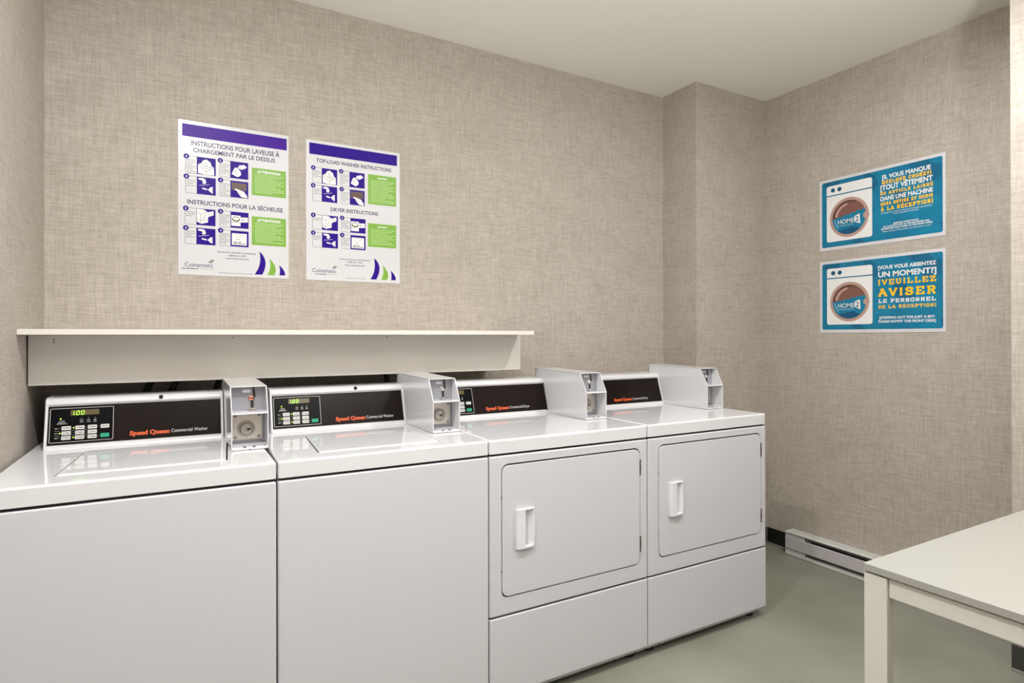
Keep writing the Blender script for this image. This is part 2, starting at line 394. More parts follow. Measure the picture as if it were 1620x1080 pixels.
# round recessed ceiling lamps
for i, (lx, ly, e) in enumerate(LAMPS):
    lab = ['round recessed ceiling downlight nearest the left wall, above the washers', 'round recessed ceiling downlight above the dryers'][i]
    t = thing('ceiling_downlight', lab, 'ceiling light', (lx, ly, CEIL), 'recessed ceiling downlights')
    b = MB(); b.ring((lx, ly, CEIL), [(.088, 0), (.088, .004), (.084, .007), (.074, .008), (.070, .004), (.069, .002)], PLASTIC, 'z'); b.build('trim_ring', t)
    b = MB(); b.ring((lx, ly, CEIL-.003), [(.069, 0), (.066, .012), (.055, .024), (.035, .032), (.012, .035)], LENS, 'z'); b.build('domed_lens', t)

t = thing('added_fill_uplight', 'added fill uplight with white pole and bowl shade, unseen behind the viewer', 'floor lamp', (ADDED_FILL[0], ADDED_FILL[1], 0))
b = MB(); b.cyl((ADDED_FILL[0], ADDED_FILL[1], .0125), .12, .025, 'z', PLASTIC, 36, bev=.004); b.build('base', t)
b = MB(); b.cyl((ADDED_FILL[0], ADDED_FILL[1], .83), .011, 1.62, 'z', PLASTIC, 16); b.build('pole', t)
b = MB(); b.ring((ADDED_FILL[0], ADDED_FILL[1], ADDED_FILL[2]-.005), [(.150, 0), (.140, .03), (.105, .06), (.05, .08), (.012, .085)], PLASTIC, 'z'); b.build('bowl_shade', t)

# ------------------------------------------------------------------ posters and signs
MB_BACK = lambda x, z: Matrix.Translation((x, YB, z)) @ Matrix.Rotation(R(90), 4, 'X')
MB_RIGHT = lambda y, z: Matrix.Translation((XR, y, z)) @ Matrix.Rotation(R(-90), 4, 'Z') @ Matrix.Rotation(R(90), 4, 'X')
Z1, Z2, Z3, Z4, Z5 = .0022, .0024, .0026, .0028, .0030

def pic_washer(f, x, y, w, h):
    P = lambda u, v: (x+u*w, y+v*h)
    f.poly([P(.06, .06), P(.06, .55), P(.3, .72), P(.9, .48), P(.92, .03), P(.5, .0)], Z3, WHITEINK)
    f.poly([P(.22, .55), P(.3, .80), P(.5, .9), P(.72, .75), P(.78, .55), P(.5, .35)], Z3+2e-5, WHITEINK)
    for a, c in (((.06, .52), (.5, .2)), ((.5, .2), (.9, .46)), ((.5, .2), (.5, .02)), ((.22, .55), (.3, .82)), ((.42, .75), (.56, .5)), ((.3, .5), (.5, .35)), ((.5, .35), (.78, .5)), ((.36, .55), (.64, .45))):
        f.line(P(*a), P(*c), .0014, Z4, GREYINK)
def pic_hand(f, x, y, w, h):
    P = lambda u, v: (x+u*w, y+v*h)
    f.poly([P(.08, .25), P(.2, .55), P(.28, .66), P(.42, .6), P(.58, .42), P(.6, .25), P(.45, .1), P(.3, .12)], Z3, WHITEINK)
    f.poly([P(.4, .62), P(.5, .8), P(.78, .86), P(.92, .72), P(.78, .62), P(.62, .55)], Z3+2e-5, WHITEINK)
    for a, c in (((.2, .5), (.34, .2)), ((.5, .62), (.66, .68)), ((.3, .45), (.42, .3)), ((.12, .2), (.06, .12))): f.line(P(*a), P(*c), .001, Z4, GREYINK)
def pic_coin(f, x, y, w, h):
    P = lambda u, v: (x+u*w, y+v*h)
    f.poly([P(.06, .92), P(.1, .84), P(.3, .8), P(.3, .64), P(.42, .6), P(.5, .7), P(.44, .9), P(.3, .95)], Z3, WHITEINK)
    f.line(P(.12, .5), P(.66, .6), .0012, Z3, WHITEINK)
    f.poly([P(.28, .32), P(.28, .40), P(.5, .36), P(.58, .3), P(.5, .27)], Z3, WHITEINK)
    f.poly([P(.58, .3), P(.72, .46), P(.84, .5), P(.84, .1), P(.72, .16)], Z3, WHITEINK)
    f.line(P(.8, .46), P(.8, .14), .001, Z4, GREYINK)
def pic_keypad(f, x, y, w, h):
    P = lambda u, v: (x+u*w, y+v*h)
    f.poly([P(.06, .45), P(.06, .9), P(.9, .9), P(.9, .45)], Z3, BROWNP)
    f.frame(*(P(.14, 0)[0], P(.54, 0)[0], P(0, .74)[1], P(0, .84)[1]), .0005, Z4, GREYINK)
    f.bars(*(P(.12, 0)[0], P(.6, 0)[0], P(0, .62)[1]), .0012, Z4, GREYINK, 3)
    f.poly([P(.2, .48), P(.3, .54), P(.55, .46), P(.75, .4), P(.95, .12), P(.92, .02), P(.6, .06), P(.42, .28), P(.36, .4)], Z4, WHITEINK)
    for a, c in (((.42, .3), (.55, .36)), ((.5, .2), (.62, .28))): f.line(P(*a), P(*c), .0009, Z5, GREYINK)
def pic_dryer(f, x, y, w, h):
    P = lambda u, v: (x+u*w, y+v*h)
    f.poly([P(.02, .98), P(.02, .2), P(.25, .08), P(.6, .2), P(.62, .8), P(.4, .96)], Z3, WHITEINK)
    f.poly([P(.55, .5), P(.56, .8), P(.9, .92), P(.9, .66)], Z3+2e-5, WHITEINK)
    for a, c in (((.22, .1), (.22, .68)), ((.22, .68), (.6, .84)), ((.02, .8), (.22, .68)), ((.02, .34), (.22, .26)), ((.22, .26), (.6, .4)), ((.48, .64), (.4, .48)), ((.3, .4), (.46, .5)), ((.6, .64), (.86, .78))):
        f.line(P(*a), P(*c), .001, Z4, GREYINK)
def pic_load(f, x, y, w, h):
    P = lambda u, v: (x+u*w, y+v*h)
    f.poly([P(.04, .12), P(.04, .78), P(.55, .78), P(.55, .12)], Z3, WHITEINK)
    f.poly([P(.5, .36), P(.55, .68), P(.96, .7), P(.96, .4)], Z3+2e-5, WHITEINK)
    f.disc(*P(.3, .55), w*.22, Z4, GREYINK, ry=h*.16); f.disc(*P(.3, .58), w*.18, Z5, WHITEINK, ry=h*.09); f.disc(*P(.3, .5), w*.1, Z5+1e-5, LGREEN, ry=h*.05)
    f.line(P(.04, .34), P(.55, .34), .0008, Z4, GREYINK); f.line(P(.6, .5), P(.75, .56), .0025, Z4, GREYINK)
def pic_display(f, x, y, w, h):
    P = lambda u, v: (x+u*w, y+v*h)
    f.rect(P(.07, 0)[0], P(.9, 0)[0], P(0, .1)[1], P(0, .84)[1], Z3, WHITEINK)
    f.frame(P(.26, 0)[0], P(.68, 0)[0], P(0, .62)[1], P(0, .78)[1], .0005, Z4, GREYINK)
    for v in (.16, .26): f.bars(P(.16, 0)[0], P(.86 if v < .2 else .6, 0)[0], P(0, v)[1], .0028, Z4, GREYINK, int(v*50))
    f.bars(P(.3, 0)[0], P(.52, 0)[0], P(0, .45)[1], .0016, Z4, GREYINK, 5)

def step(parent, x0, x1, y0, y1, num, pic, lines, label):
    f = FB(); d = .37*(x1-x0)
    f.frame(x0, x0+d+.001, y0, y1, .0011, Z1, NAVY, .004)
    f.rect(x0+d, x1, y0, y1, Z2, PURPLE2)
    pic(f, x0+d, y0, x1-x0-d, y1-y0)
    n = lines; top = y1-.017
    for k in range(n):
        f.bars(x0+.004, x0+d-.004-(.010 if k % 3 == 2 else 0), top-k*.0072, .0017, Z1, GREYINK, num*5+k)
    f.disc(x0+.003, y1-.003, .0095, Z4, PURPLE2); f.text(num_s := str(num), x0+.0005 if num != 1 else x0+.001, x0+.0057 if num != 1 else x0+.0045, y1-.0068, .0075, Z5, WHITEINK, .03)
    return f.build('instruction_panel', parent, matrix=PM)

def caution(parent, x0, x1, y0, y1, word, lines):
    f = FB(); f.rect(x0, x1, y0, y1, Z2, GREEN)
    wd = (x1-x0)*(.69 if word[0] == 'A' else .34); cx = (x0+x1)/2 + (-.001 if word[0] == 'A' else 0)
    f.text(word, cx-wd/2, cx+wd/2, y1-.0195 if word[0] == 'A' else y1-.017, .0105 if word[0] == 'A' else .007, Z3, WHITEINK, .04)
    n = lines; dy = (y1-y0-.032)/n
    for k in range(n):
        e = x1-.008-(.03 if k % 4 == 2 else 0)-(.012 if k % 3 == 1 else 0)
        if k % 2 == 0 or k % 5 == 0: f.rect(x0+.006, x0+.0078, y1-.0275-k*dy, y1-.0255-k*dy, Z3, LGREEN)
        f.bars(x0+.012, e, y1-.028-k*dy, .0022, Z3, LGREEN, k+3)
    return f.build('caution_box', parent, matrix=PM)

def leaf(f, top, right, br, bl, left, m):
    """sail shape with a bulging right edge and a hollow left edge"""
    def bez(a, c, b, n=10): return [((1-t)**2*a[0]+2*t*(1-t)*c[0]+t*t*b[0], (1-t)**2*a[1]+2*t*(1-t)*c[1]+t*t*b[1]) for t in [k/n for k in range(n+1)]]
    cr = (2*right[0]-.5*(top[0]+br[0]), 2*right[1]-.5*(top[1]+br[1])); cl = (2*left[0]-.5*(top[0]+bl[0]), 2*left[1]-.5*(top[1]+bl[1]))
    f.poly(bez(top, cr, br)+bez(bl, cl, top)[:-1], Z2, m)

def poster_common(t, W, H, logo_x):
    b = FB(); b.box(0, W, 0, H, .0, .002, WHITE_P, .0004, 1); b.build('backing_sheet', t, matrix=PM)
def brand(t, x0, x1, tag0, tag1, y):
    f = FB(); f.text('Coinamatic', x0, x1, y, .0165, Z1, GREYINK if False else NAVY, .0)
    f.bars(tag0, tag0+(tag1-tag0)*.52, y-.0085, .0028, Z1, NAVY, 4); f.bars(tag0+(tag1-tag0)*.56, tag1, y-.0085, .0016, Z1, GREEN, 9)
    for k in range(3): f.poly([(x1-.020+k*.004, y+.021+k*.0035), (x1-.008+k*.004, y+.0235+k*.0035), (x1+.001+k*.002, y+.0205+k*.0035), (x1-.010+k*.004, y+.0195+k*.0035)], Z1, GREEN if k == 1 else NAVY)
    f.build('company_logo', t, matrix=PM)

# French poster
PM = MB_BACK(.012, 1.473)
t = thing('instruction_poster', 'purple and green French laundry instruction poster on the back wall above the shelf', 'poster', (.212, YB, 1.473), 'laundry instruction posters')
poster_common(t, .40, .593, 0)
f = FB(); f.rect(.014, .3925, .5315, .579, Z1, PURPLE); f.build('header_band', t, matrix=PM)
f = FB(); f.text('INSTRUCTIONS POUR LAVEUSE À', .044, .364, .500, .0185, Z1, NAVY, .02)
f.text('CHARGEMENT PAR LE DESSUS', .051, .347, .4745, .0165, Z1, NAVY, .02); f.build('heading_text', t, matrix=PM)
f = FB(); f.text('INSTRUCTIONS POUR LA SÉCHEUSE', .031, .377, .2735, .0165, Z1, NAVY, .02); f.build('heading_text', t, matrix=PM)
for a in ((.025, .129, .391, .458, 1, pic_washer, 8), (.142, .246, .391, .458, 2, pic_hand, 6), (.025, .129, .314, .381, 3, pic_coin, 4), (.143, .246, .315, .381, 4, pic_keypad, 7),
          (.023, .128, .194, .258, 1, pic_dryer, 3), (.143, .247, .194, .258, 2, pic_load, 6), (.023, .128, .119, .183, 3, pic_coin, 4), (.143, .247, .120, .183, 4, pic_display, 6)):
    step(t, *a, None)
caution(t, .259, .389, .333, .443, 'ATTENTION!', 11); caution(t, .259, .389, .132, .247, 'ATTENTION!', 12)
f = FB(); f.text('Service à la clientèle et assistance', .135, .275, .0925, .0062, Z1, NAVY, .012)
f.text('1-800-561-1972', .172, .238, .0800, .0062, Z1, NAVY, .014); f.text('www.coinamatic.com', .162, .249, .0690, .0060, Z1, NAVY, .014)
f.build('contact_text', t, matrix=PM)
f = FB(); f.bars(.139, .263, .0125, .0014, Z1, GREYINK, 2); f.build('fine_print', t, matrix=PM)
brand(t, .022, .120, .013, .123, .0315)
f = FB(); leaf(f, (.287, .107), (.310, .066), (.298, .013), (.269, .013), (.2885, .057), PURPLE2); f.build('sail_mark', t, matrix=PM)
f = FB(); leaf(f, (.324, .083), (.3475, .047), (.344, .013), (.318, .013), (.3285, .049), GREEN); f.build('sail_mark', t, matrix=PM)
f = FB(); leaf(f, (.362, .056), (.381, .034), (.385, .014), (.363, .014), (.3655, .035), PURPLE2); f.build('sail_mark', t, matrix=PM)

# English poster
PM = MB_BACK(.481, 1.474)
t = thing('instruction_poster', 'purple and green English poster headed TOP-LOAD WASHER INSTRUCTIONS above the shelf', 'poster', (.686, YB, 1.474), 'laundry instruction posters')
poster_common(t, .409, .592, 0)
f = FB(); f.rect(.0135, .396, .532, .5795, Z1, PURPLE2); f.build('header_band', t, matrix=PM)
f = FB(); f.text('TOP-LOAD WASHER INSTRUCTIONS', .042, .369, .501, .0155, Z1, NAVY, .02); f.build('heading_text', t, matrix=PM)
f = FB(); f.text('DRYER INSTRUCTIONS', .101, .309, .2985, .0155, Z1, NAVY, .02); f.build('heading_text', t, matrix=PM)
for a in ((.0265, .129, .412, .478, 1, pic_washer, 4), (.143, .248, .4115, .478, 2, pic_hand, 6), (.026, .129, .335, .403, 3, pic_coin, 4), (.145, .248, .335, .401, 4, pic_keypad, 6),
          (.026, .132, .215, .278, 1, pic_dryer, 2), (.147, .252, .2135, .277, 2, pic_load, 5), (.026, .132, .1395, .203, 3, pic_coin, 3), (.147, .252, .1405, .203, 4, pic_display, 5)):
    step(t, *a, None)
caution(t, .2635, .392, .347, .479, 'CAUTION!', 13); caution(t, .263, .392, .1585, .262, 'CAUTION!', 9)
f = FB(); f.text('Customer Service and Assistance', .137, .271, .0935, .0058, Z1, NAVY, .012)
f.text('1-800-561-1972', .170, .238, .0815, .0062, Z1, NAVY, .014); f.text('www.coinamatic.com', .161, .247, .0685, .0060, Z1, NAVY, .014)
f.build('contact_text', t, matrix=PM)
f = FB(); f.bars(.165, .252, .014, .0014, Z1, GREYINK, 2); f.build('fine_print', t, matrix=PM)
brand(t, .025, .124, .038, .128, .0335)
f = FB(); leaf(f, (.290, .108), (.3145, .069), (.300, .014), (.273, .014), (.2915, .057), PURPLE2); f.build('sail_mark', t, matrix=PM)
f = FB(); leaf(f, (.327, .082), (.352, .046), (.348, .014), (.322, .014), (.3325, .049), GREEN); f.build('sail_mark', t, matrix=PM)
f = FB(); leaf(f, (.366, .057), (.385, .035), (.389, .015), (.368, .015), (.3695, .035), PURPLE2); f.build('sail_mark', t, matrix=PM)

def home_sign(label, y, z, W, H, name_lines):
    global PM
    PM = MB_RIGHT(y, z)
    t = thing('guest_notice_sign', label, 'sign', (XR, y-W/2, z), 'blue guest notice signs')
    b = FB(); b.box(0, W, 0, H, .0, .002, WHITE_P, .0004, 1); b.build('backing_sheet', t, matrix=PM)
    f = FB(); f.rect(.014, .6, .017, H-.0145, Z1, TEAL, .009); f.build('teal_field', t, matrix=PM)
    oy = H-.383+.0
    f = FB(); ox = .0
    y0, y1 = .044, .345
    P = rrect(.041, .282, y0, y1, .012, 5); ly = .292
    f.poly([p for p in rrect(.041, .282, y0, ly-.003, .012, 5) if True][0:0] or ([(.041, ly-.003), (.041, y0+.012)]+[(.053+.012*math.cos(R(a)), y0+.012+.012*math.sin(R(a))) for a in range(180, 271, 18)]+[(.270+.012*math.cos(R(a)), y0+.012+.012*math.sin(R(a))) for a in range(270, 361, 18)]+[(.282, ly-.003)]), Z2, WHITEINK)
    f.poly([(.041, ly+.003), (.282, ly+.003)]+[(.270+.012*math.cos(R(a)), y1-.012+.012*math.sin(R(a))) for a in range(0, 91, 18)]+[(.053+.012*math.cos(R(a)), y1-.012+.012*math.sin(R(a))) for a in range(90, 181, 18)], Z2, WHITEINK)
    f.disc(.076, .320, .0115, Z3, TEALD); f.disc(.112, .320, .0115, Z3, TEALD)
    f.build('washer_drawing', t, matrix=PM)
    # porthole
    cx, cy, ro, ri = .162, .163, .104, .089
    f = FB(); f.disc(cx, cy, ro, Z3, RIMBROWN, 56); f.disc(cx, cy, ri, Z4, DRUMBROWN, 48)
    # darker crescent inside the rim and sheen
    f.poly([(cx+ri*math.cos(R(a)), cy+ri*math.sin(R(a))) for a in range(60, 186, 7)]+[(cx+.006+(ri-.010)*math.cos(R(a)), cy-.004+(ri-.008)*math.sin(R(a))) for a in range(182, 66, -7)], Z4+3e-5, DRUMDARK)
    f.poly([(cx+(ri-.013)*math.cos(R(a)), cy+(ri-.013)*math.sin(R(a))) for a in range(95, 176, 7)]+[(cx+.005+(ri-.022)*math.cos(R(a)), cy-.003+(ri-.020)*math.sin(R(a))) for a in range(172, 100, -7)], Z4+4e-5, RIMBROWN)
    # water
    pts = [(cx+ri*math.cos(R(a)), cy+ri*math.sin(R(a))) for a in range(178, 358+24, 6)]
    top = []
    n = 5; xa, xb = cx+ri*math.cos(R(24)), cx-ri*.998
    ya, yb = cy+ri*math.sin(R(24)), cy+ri*math.sin(R(178))
    for k in range(n):
        for j in range(1, 9):
            s_ = (k+j/8)/n; top.append((xa+(xb-xa)*s_, ya+(yb-ya)*s_-.0075*math.sin(math.pi*j/8)))
    f.poly(pts+top[:-1], Z5, TEALF)
    f.poly([(cx+ri*math.cos(R(a)), cy+ri*math.sin(R(a))) for a in range(228, 313, 6)]+[(cx+.02, cy-.052), (cx-.02, cy-.058)], Z5+2e-5, TEALD)
    f.poly([(cx+(ri-.010)*math.cos(R(a)), cy+(ri-.010)*math.sin(R(a))) for a in range(180, 226, 6)]+[(cx+(ri-.016)*math.cos(R(a)), cy+(ri-.016)*math.sin(R(a))) for a in range(222, 180, -6)], Z5+3e-5, SHEEN)
    f.disc(cx+.090, cy-.004, .0165, Z5+5e-5, RIMBROWN)
    f.build('washer_porthole', t, matrix=PM)
    f = FB(); ZZ = Z5+8e-5
    f.text('HOME', .103, .188, .1325, .0225, ZZ, WHITEINK, .004)
    f.poly([(.191, .134), (.191, .162), (.219, .172), (.222, .120)], ZZ, WHITEINK)
    f.text('2', .196, .214, .134, .026, ZZ+5e-5, TEALD, .012)
    f.text('SUITES BY HILTON', .106, .186, .121, .0042, ZZ, WHITEINK, .0)
    f.build('round_logo', t, matrix=PM)
    for (kind, body, x0, x1, y, cap, col) in name_lines:
        f = FB()
        if kind == 'b': f.text(body, x0, x1, y, cap, Z2, WHITEINK if col == 'w' else YELLOW, .032)
        elif kind == 's': f.slab(body, x0, x1, y, cap, Z2, WHITEINK if col == 'w' else YELLOW)
        else: f.text(body, x0, x1, y, cap, Z2, WHITEINK, .008)
        f.build('message_line', t, matrix=PM)
    return t
home_sign('teal notice with drawn washer starting IL VOUS MANQUE, upper sign on right wall', 1.999, 1.694, .612, .383, [
    ('b', '[IL VOUS MANQUE', .331, .551, .320, .0205, 'w'), ('s', 'QUELQUE CHOSE?]', .330, .553, .2945, .0185, 'y'),
    ('b', '[TOUT VÊTEMENT', .323, .559, .2655, .0245, 'w'), ('s', 'OU ARTICLE LAISSÉ', .322, .561, .2405, .0165, 'y'),
    ('b', 'DANS UNE MACHINE', .323, .560, .2125, .0210, 'w'), ('s', 'SERA RETIRÉ ET REMIS', .323, .560, .1885, .0165, 'y'),
    ('s', 'À LA RÉCEPTION]', .324, .560, .1605, .0205, 'y'),
    ('m', '[Veuillez nous aviser si toutes les machines sont pleines', .326, .555, .148, .0058, 'w'), ('m', 'et ne sont plus en marche.]', .385, .496, .138, .0058, 'w'),
    ('b', '[MISSING SOMETHING?', .384, .498, .0895, .0072, 'w'), ('b', 'ALL LAUNDRY LEFT IN THE MACHINES WILL', .334, .547, .0785, .0075, 'w'),
    ('b', 'BE REMOVED AND TAKEN TO THE FRONT DESK]', .326, .556, .0675, .0075, 'w'), ('m', '[Please notify us if all machines are full and not in use.]', .333, .550, .0560, .0058, 'w')])
home_sign('teal notice with drawn washer and big yellow AVISER, lower sign on right wall', 1.999, 1.250, .611, .386, [
    ('b', '[VOUS VOUS ABSENTEZ', .310, .573, .3160, .0175, 'w'), ('b', 'UN MOMENT?]', .310, .573, .2775, .0260, 'w'),
    ('s', '[VEUILLEZ', .310, .573, .2370, .0275, 'y'), ('s', 'AVISER', .310, .572, .1795, .0395, 'y'),
    ('s', 'LE PERSONNEL', .310, .571, .1475, .0190, 'w'), ('s', 'DE LA RÉCEPTION]', .310, .572, .1195, .0165, 'y'),
    ('b', '[STEPPING OUT FOR JUST A BIT?', .316, .565, .0685, .0115, 'w'), ('b', 'PLEASE NOTIFY THE FRONT DESK]', .312, .570, .0495, .0115, 'w')])

# ------------------------------------------------------------------ wall shelf
t = thing('wall_shelf', 'long cream laminate shelf with deep front panel on the wall above the washers', 'shelf', (.47, YB, 1.088))
b = MB(); b.box(XL+.001, 1.343, 2.1725, YB, 1.2405, 1.2572, LAMINATE, .0012, 1); b.build('shelf_board', t)
b = MB(); b.box(-.3895, 1.355, 2.310, 2.328, 1.0845, 1.2400, APRON, .001, 1); b.build('apron_panel', t)
for x, z in ((-.326, 1.226), (-.326, 1.218), (.180, 1.231), (.737, 1.232), (1.292, 1.236)):
    b = MB(); b.cyl((x, 2.3098, z), .0022, .001, 'y', HEATDARK, 10); b.build('screw_hole', t)
b = MB(); b.box(-.384, 1.30, 2.329, 2.349, 1.20, 1.2400, WOOD); b.build('fixing_cleat', t)
b = MB(); b.box(1.275, 1.335, 2.329, YB, 1.080, 1.105, WOOD, .001, 1); b.build('support_bracket', t)

# ------------------------------------------------------------------ machines
YFR, YBK = 1.727, 2.43
TILT = math.atan2(.037, .122)
def face_matrix(x):   # sloping face of a console: local x right, y up the slope, z out
    return Matrix.Translation((x, 2.235, .900)) @ Matrix.Rotation(R(90)-TILT, 4, 'X')
def slope(z): return (z-.900)/math.cos(TILT)

def seg_digit(f, ch, x, y, w, h, z, m):
    t_ = w*.22; sk = .16
    segs = {'a': ((0, 1), (1, 1)), 'b': ((1, 1), (1, .5)), 'c': ((1, .5), (1, 0)), 'd': ((0, 0), (1, 0)), 'e': ((0, 0), (0, .5)), 'f': ((0, .5), (0, 1)), 'g': ((0, .5), (1, .5))}
    for s_ in {'0': 'abcdef', '1': 'bc'}[ch]:
        p, q = segs[s_]; X = lambda u, v: (x+u*w+v*h*sk, y+v*h)
        P, Q = Vector(X(*p)), Vector(X(*q)); d = (Q-P)*.08; f.line(P+d, Q-d, t_, z, m)

def console(parent, x0, x1, word, digits, extra_key, dx_panel=.012):
    con = MB()
    prof = [(2.229, .8935), (2.231, .899), (2.2355, .9025), (2.2715, 1.0235), (2.2675, 1.027), (2.2680, 1.034), (2.2725, 1.0405), (2.280, 1.0445), (2.290, 1.046), (2.40, 1.046), (2.425, 1.03), (2.425, .8935)]
    con.prism(prof, x0+.004, x1-.004, 'x', CONSOLE_W, smooth=True)
    # rounded end caps, slightly proud
    capp = [(2.2265, .8935), (2.2285, .903), (2.2655, 1.026), (2.266, 1.036), (2.271, 1.0425), (2.280, 1.0465), (2.290, 1.048), (2.40, 1.048), (2.427, 1.03), (2.427, .8935)]
    con.prism(capp, x0, x0+.007, 'x', CONSOLE_W, .0022, 2); con.prism(capp, x1-.007, x1, 'x', CONSOLE_W, .0022, 2)
    con = con.build('console', parent)
    M = face_matrix(x0); W = x1-x0
    f = FB(); f.rect(.0075, W-.0075, slope(.9075), slope(1.0215), .0012, BLACKGLOSS)
    f.build('black_fascia', con, matrix=M)
    if word == 'Washer':
        hx = x0+.302 if x0 < 0 else x0+.306
        b = MB(); b.cyl((hx, 2.2700, 1.0375), .0062, .008, 'y', DARK, 20); b.build('lock_hole', con)
    # lettering
    ex = x1-.2685 if word == 'Washer' else x1-.311
    f = FB(); zt = slope(.9215)
    f.text('Speed Queen', ex, ex+.1105, 0, .0138, 0, ORANGE, .05)
    bmesh.ops.translate(f.bm, vec=(-x0, zt, .0016), verts=f.bm.verts); f.build('red_lettering', con, matrix=M)
    f = FB(); f.text('Commercial '+word, ex+.115, ex+.115+(.106 if word == 'Washer' else .0995), 0, .0108, 0, SILVERINK, 0)
    bmesh.ops.translate(f.bm, vec=(-x0, zt+.001, .0016), verts=f.bm.verts); f.build('silver_lettering', con, matrix=M)
    # keypad
    u0, u1, v0, v1 = dx_panel, dx_panel+.161, slope(.9145), slope(1.0145); U = lambda a: u0+a*(u1-u0); V = lambda a: v1-a*(v1-v0)
    f = FB(); f.rect(u0, u1, v0, v1, .0015, BLACKPANEL, .003); f.frame(u0, u1, v0, v1, .0011, .0018, SILVERINK, .003)
    for v in (.665, .805): f.rect(U(.08), U(.16), V(v)-.0002, V(v)+.0002, .0018, SILVERINK); f.rect(U(.33), U(.39), V(v)-.0002, V(v)+.0002, .0018, SILVERINK); f.rect(U(.53), U(.585), V(v)-.0002, V(v)+.0002, .0018, SILVERINK)
    for v in (.60, .74, .88): f.bars(U(.08), U(.135), V(v), .0014, .0018, SILVERINK, 3)
    for k, u in enumerate((.49, .60, .705)):
        f.disc(U(u), V(.315), .0009, .0018, SILVERINK, 8)
        for v in (.38, .435): f.bars(U(u)-.0045, U(u)+.0045, V(v), .0013, .0018, SILVERINK, k+int(v*100))
    for v in (.385, .43, .465): f.bars(U(.175-.4*(v-.3)), U(.2+.5*(v-.33)), V(v), .0012, .0018, SILVERINK, int(v*200))
    f.build('keypad_film', con, matrix=M)
    f = FB(); f.rect(U(.315), U(.765), V(.225), V(.065), .0020, DISPLAY); f.build('display_window', con, matrix=M)
    if digits:
        f = FB(); h = .0115; y_ = V(.208)
        seg_digit(f, '1', U(.318), y_, .0065, h, .0023, DIGITS); f.disc(U(.378), y_+.0003, .0009, .0023, DIGITS, 8)
        seg_digit(f, '0', U(.402), y_, .0067, h, .0023, DIGITS); seg_digit(f, '0', U(.478), y_, .0067, h, .0023, DIGITS)
        f.build('lit_digits', con, matrix=M)
        for u in (.56, .63, .70):
            f = FB(); f.frame(U(u), U(u)+.0075, V(.205), V(.08), .0010, .0023, mat('unlit_segments', (.06, .05, .03), .4)); f.build('unlit_digit', con, matrix=M)
        f = FB(); f.disc(U(.165), V(.31), .0021, .0020, LEDON, 12); f.build('status_light', con, matrix=M)
    on = {(0, 1), (1, 0), (2, 1)} if digits else set()
    for r_ in range(3):
        for c_ in range(3):
            ux = (.185, .395, .592)[c_]; vc = (.59, .735, .875)[r_]
            f = FB(); x_, y_ = U(ux), V(vc)
            f.rect(x_, x_+.0232, y_-.0058, y_+.0058, .0022, KEY, .0015)
            f.frame(x_+.003, x_+.007, y_-.0025, y_+.0025, .0007, .0024, GREYINK); f.bars(x_+.009, x_+.0205, y_-.0012, .0022, .0024, GREYINK, r_*3+c_)
            f.build('key', con, matrix=M)
            f = FB(); lit = (r_, c_) in on; f.disc(x_-.0042, y_+.0002, .0019 if lit else .0011, .0021, LEDON if lit else LEDOFF, 12); f.build('key_light', con, matrix=M)
    if extra_key:
        f = FB(); f.rect(U(.795), U(.795)+.0222, V(.59)-.0058, V(.59)+.0058, .0022, KEY, .0015); f.bars(U(.81), U(.81)+.017, V(.59)-.001, .002, .0024, GREYINK, 4); f.build('key', con, matrix=M)
        f = FB(); f.disc(U(.765), V(.59), .0011, .0021, LEDOFF, 10); f.build('key_light', con, matrix=M)
    f = FB(); f.rect(U(.795), U(.795)+.0225, V(.862)-.0062, V(.862)+.0062, .0022, KEYGREEN); f.build('green_key', con, matrix=M)
    f = FB(); f.disc(U(.765), V(.862), .0011, .0021, LEDOFF, 10); f.build('key_light', con, matrix=M)
    return con

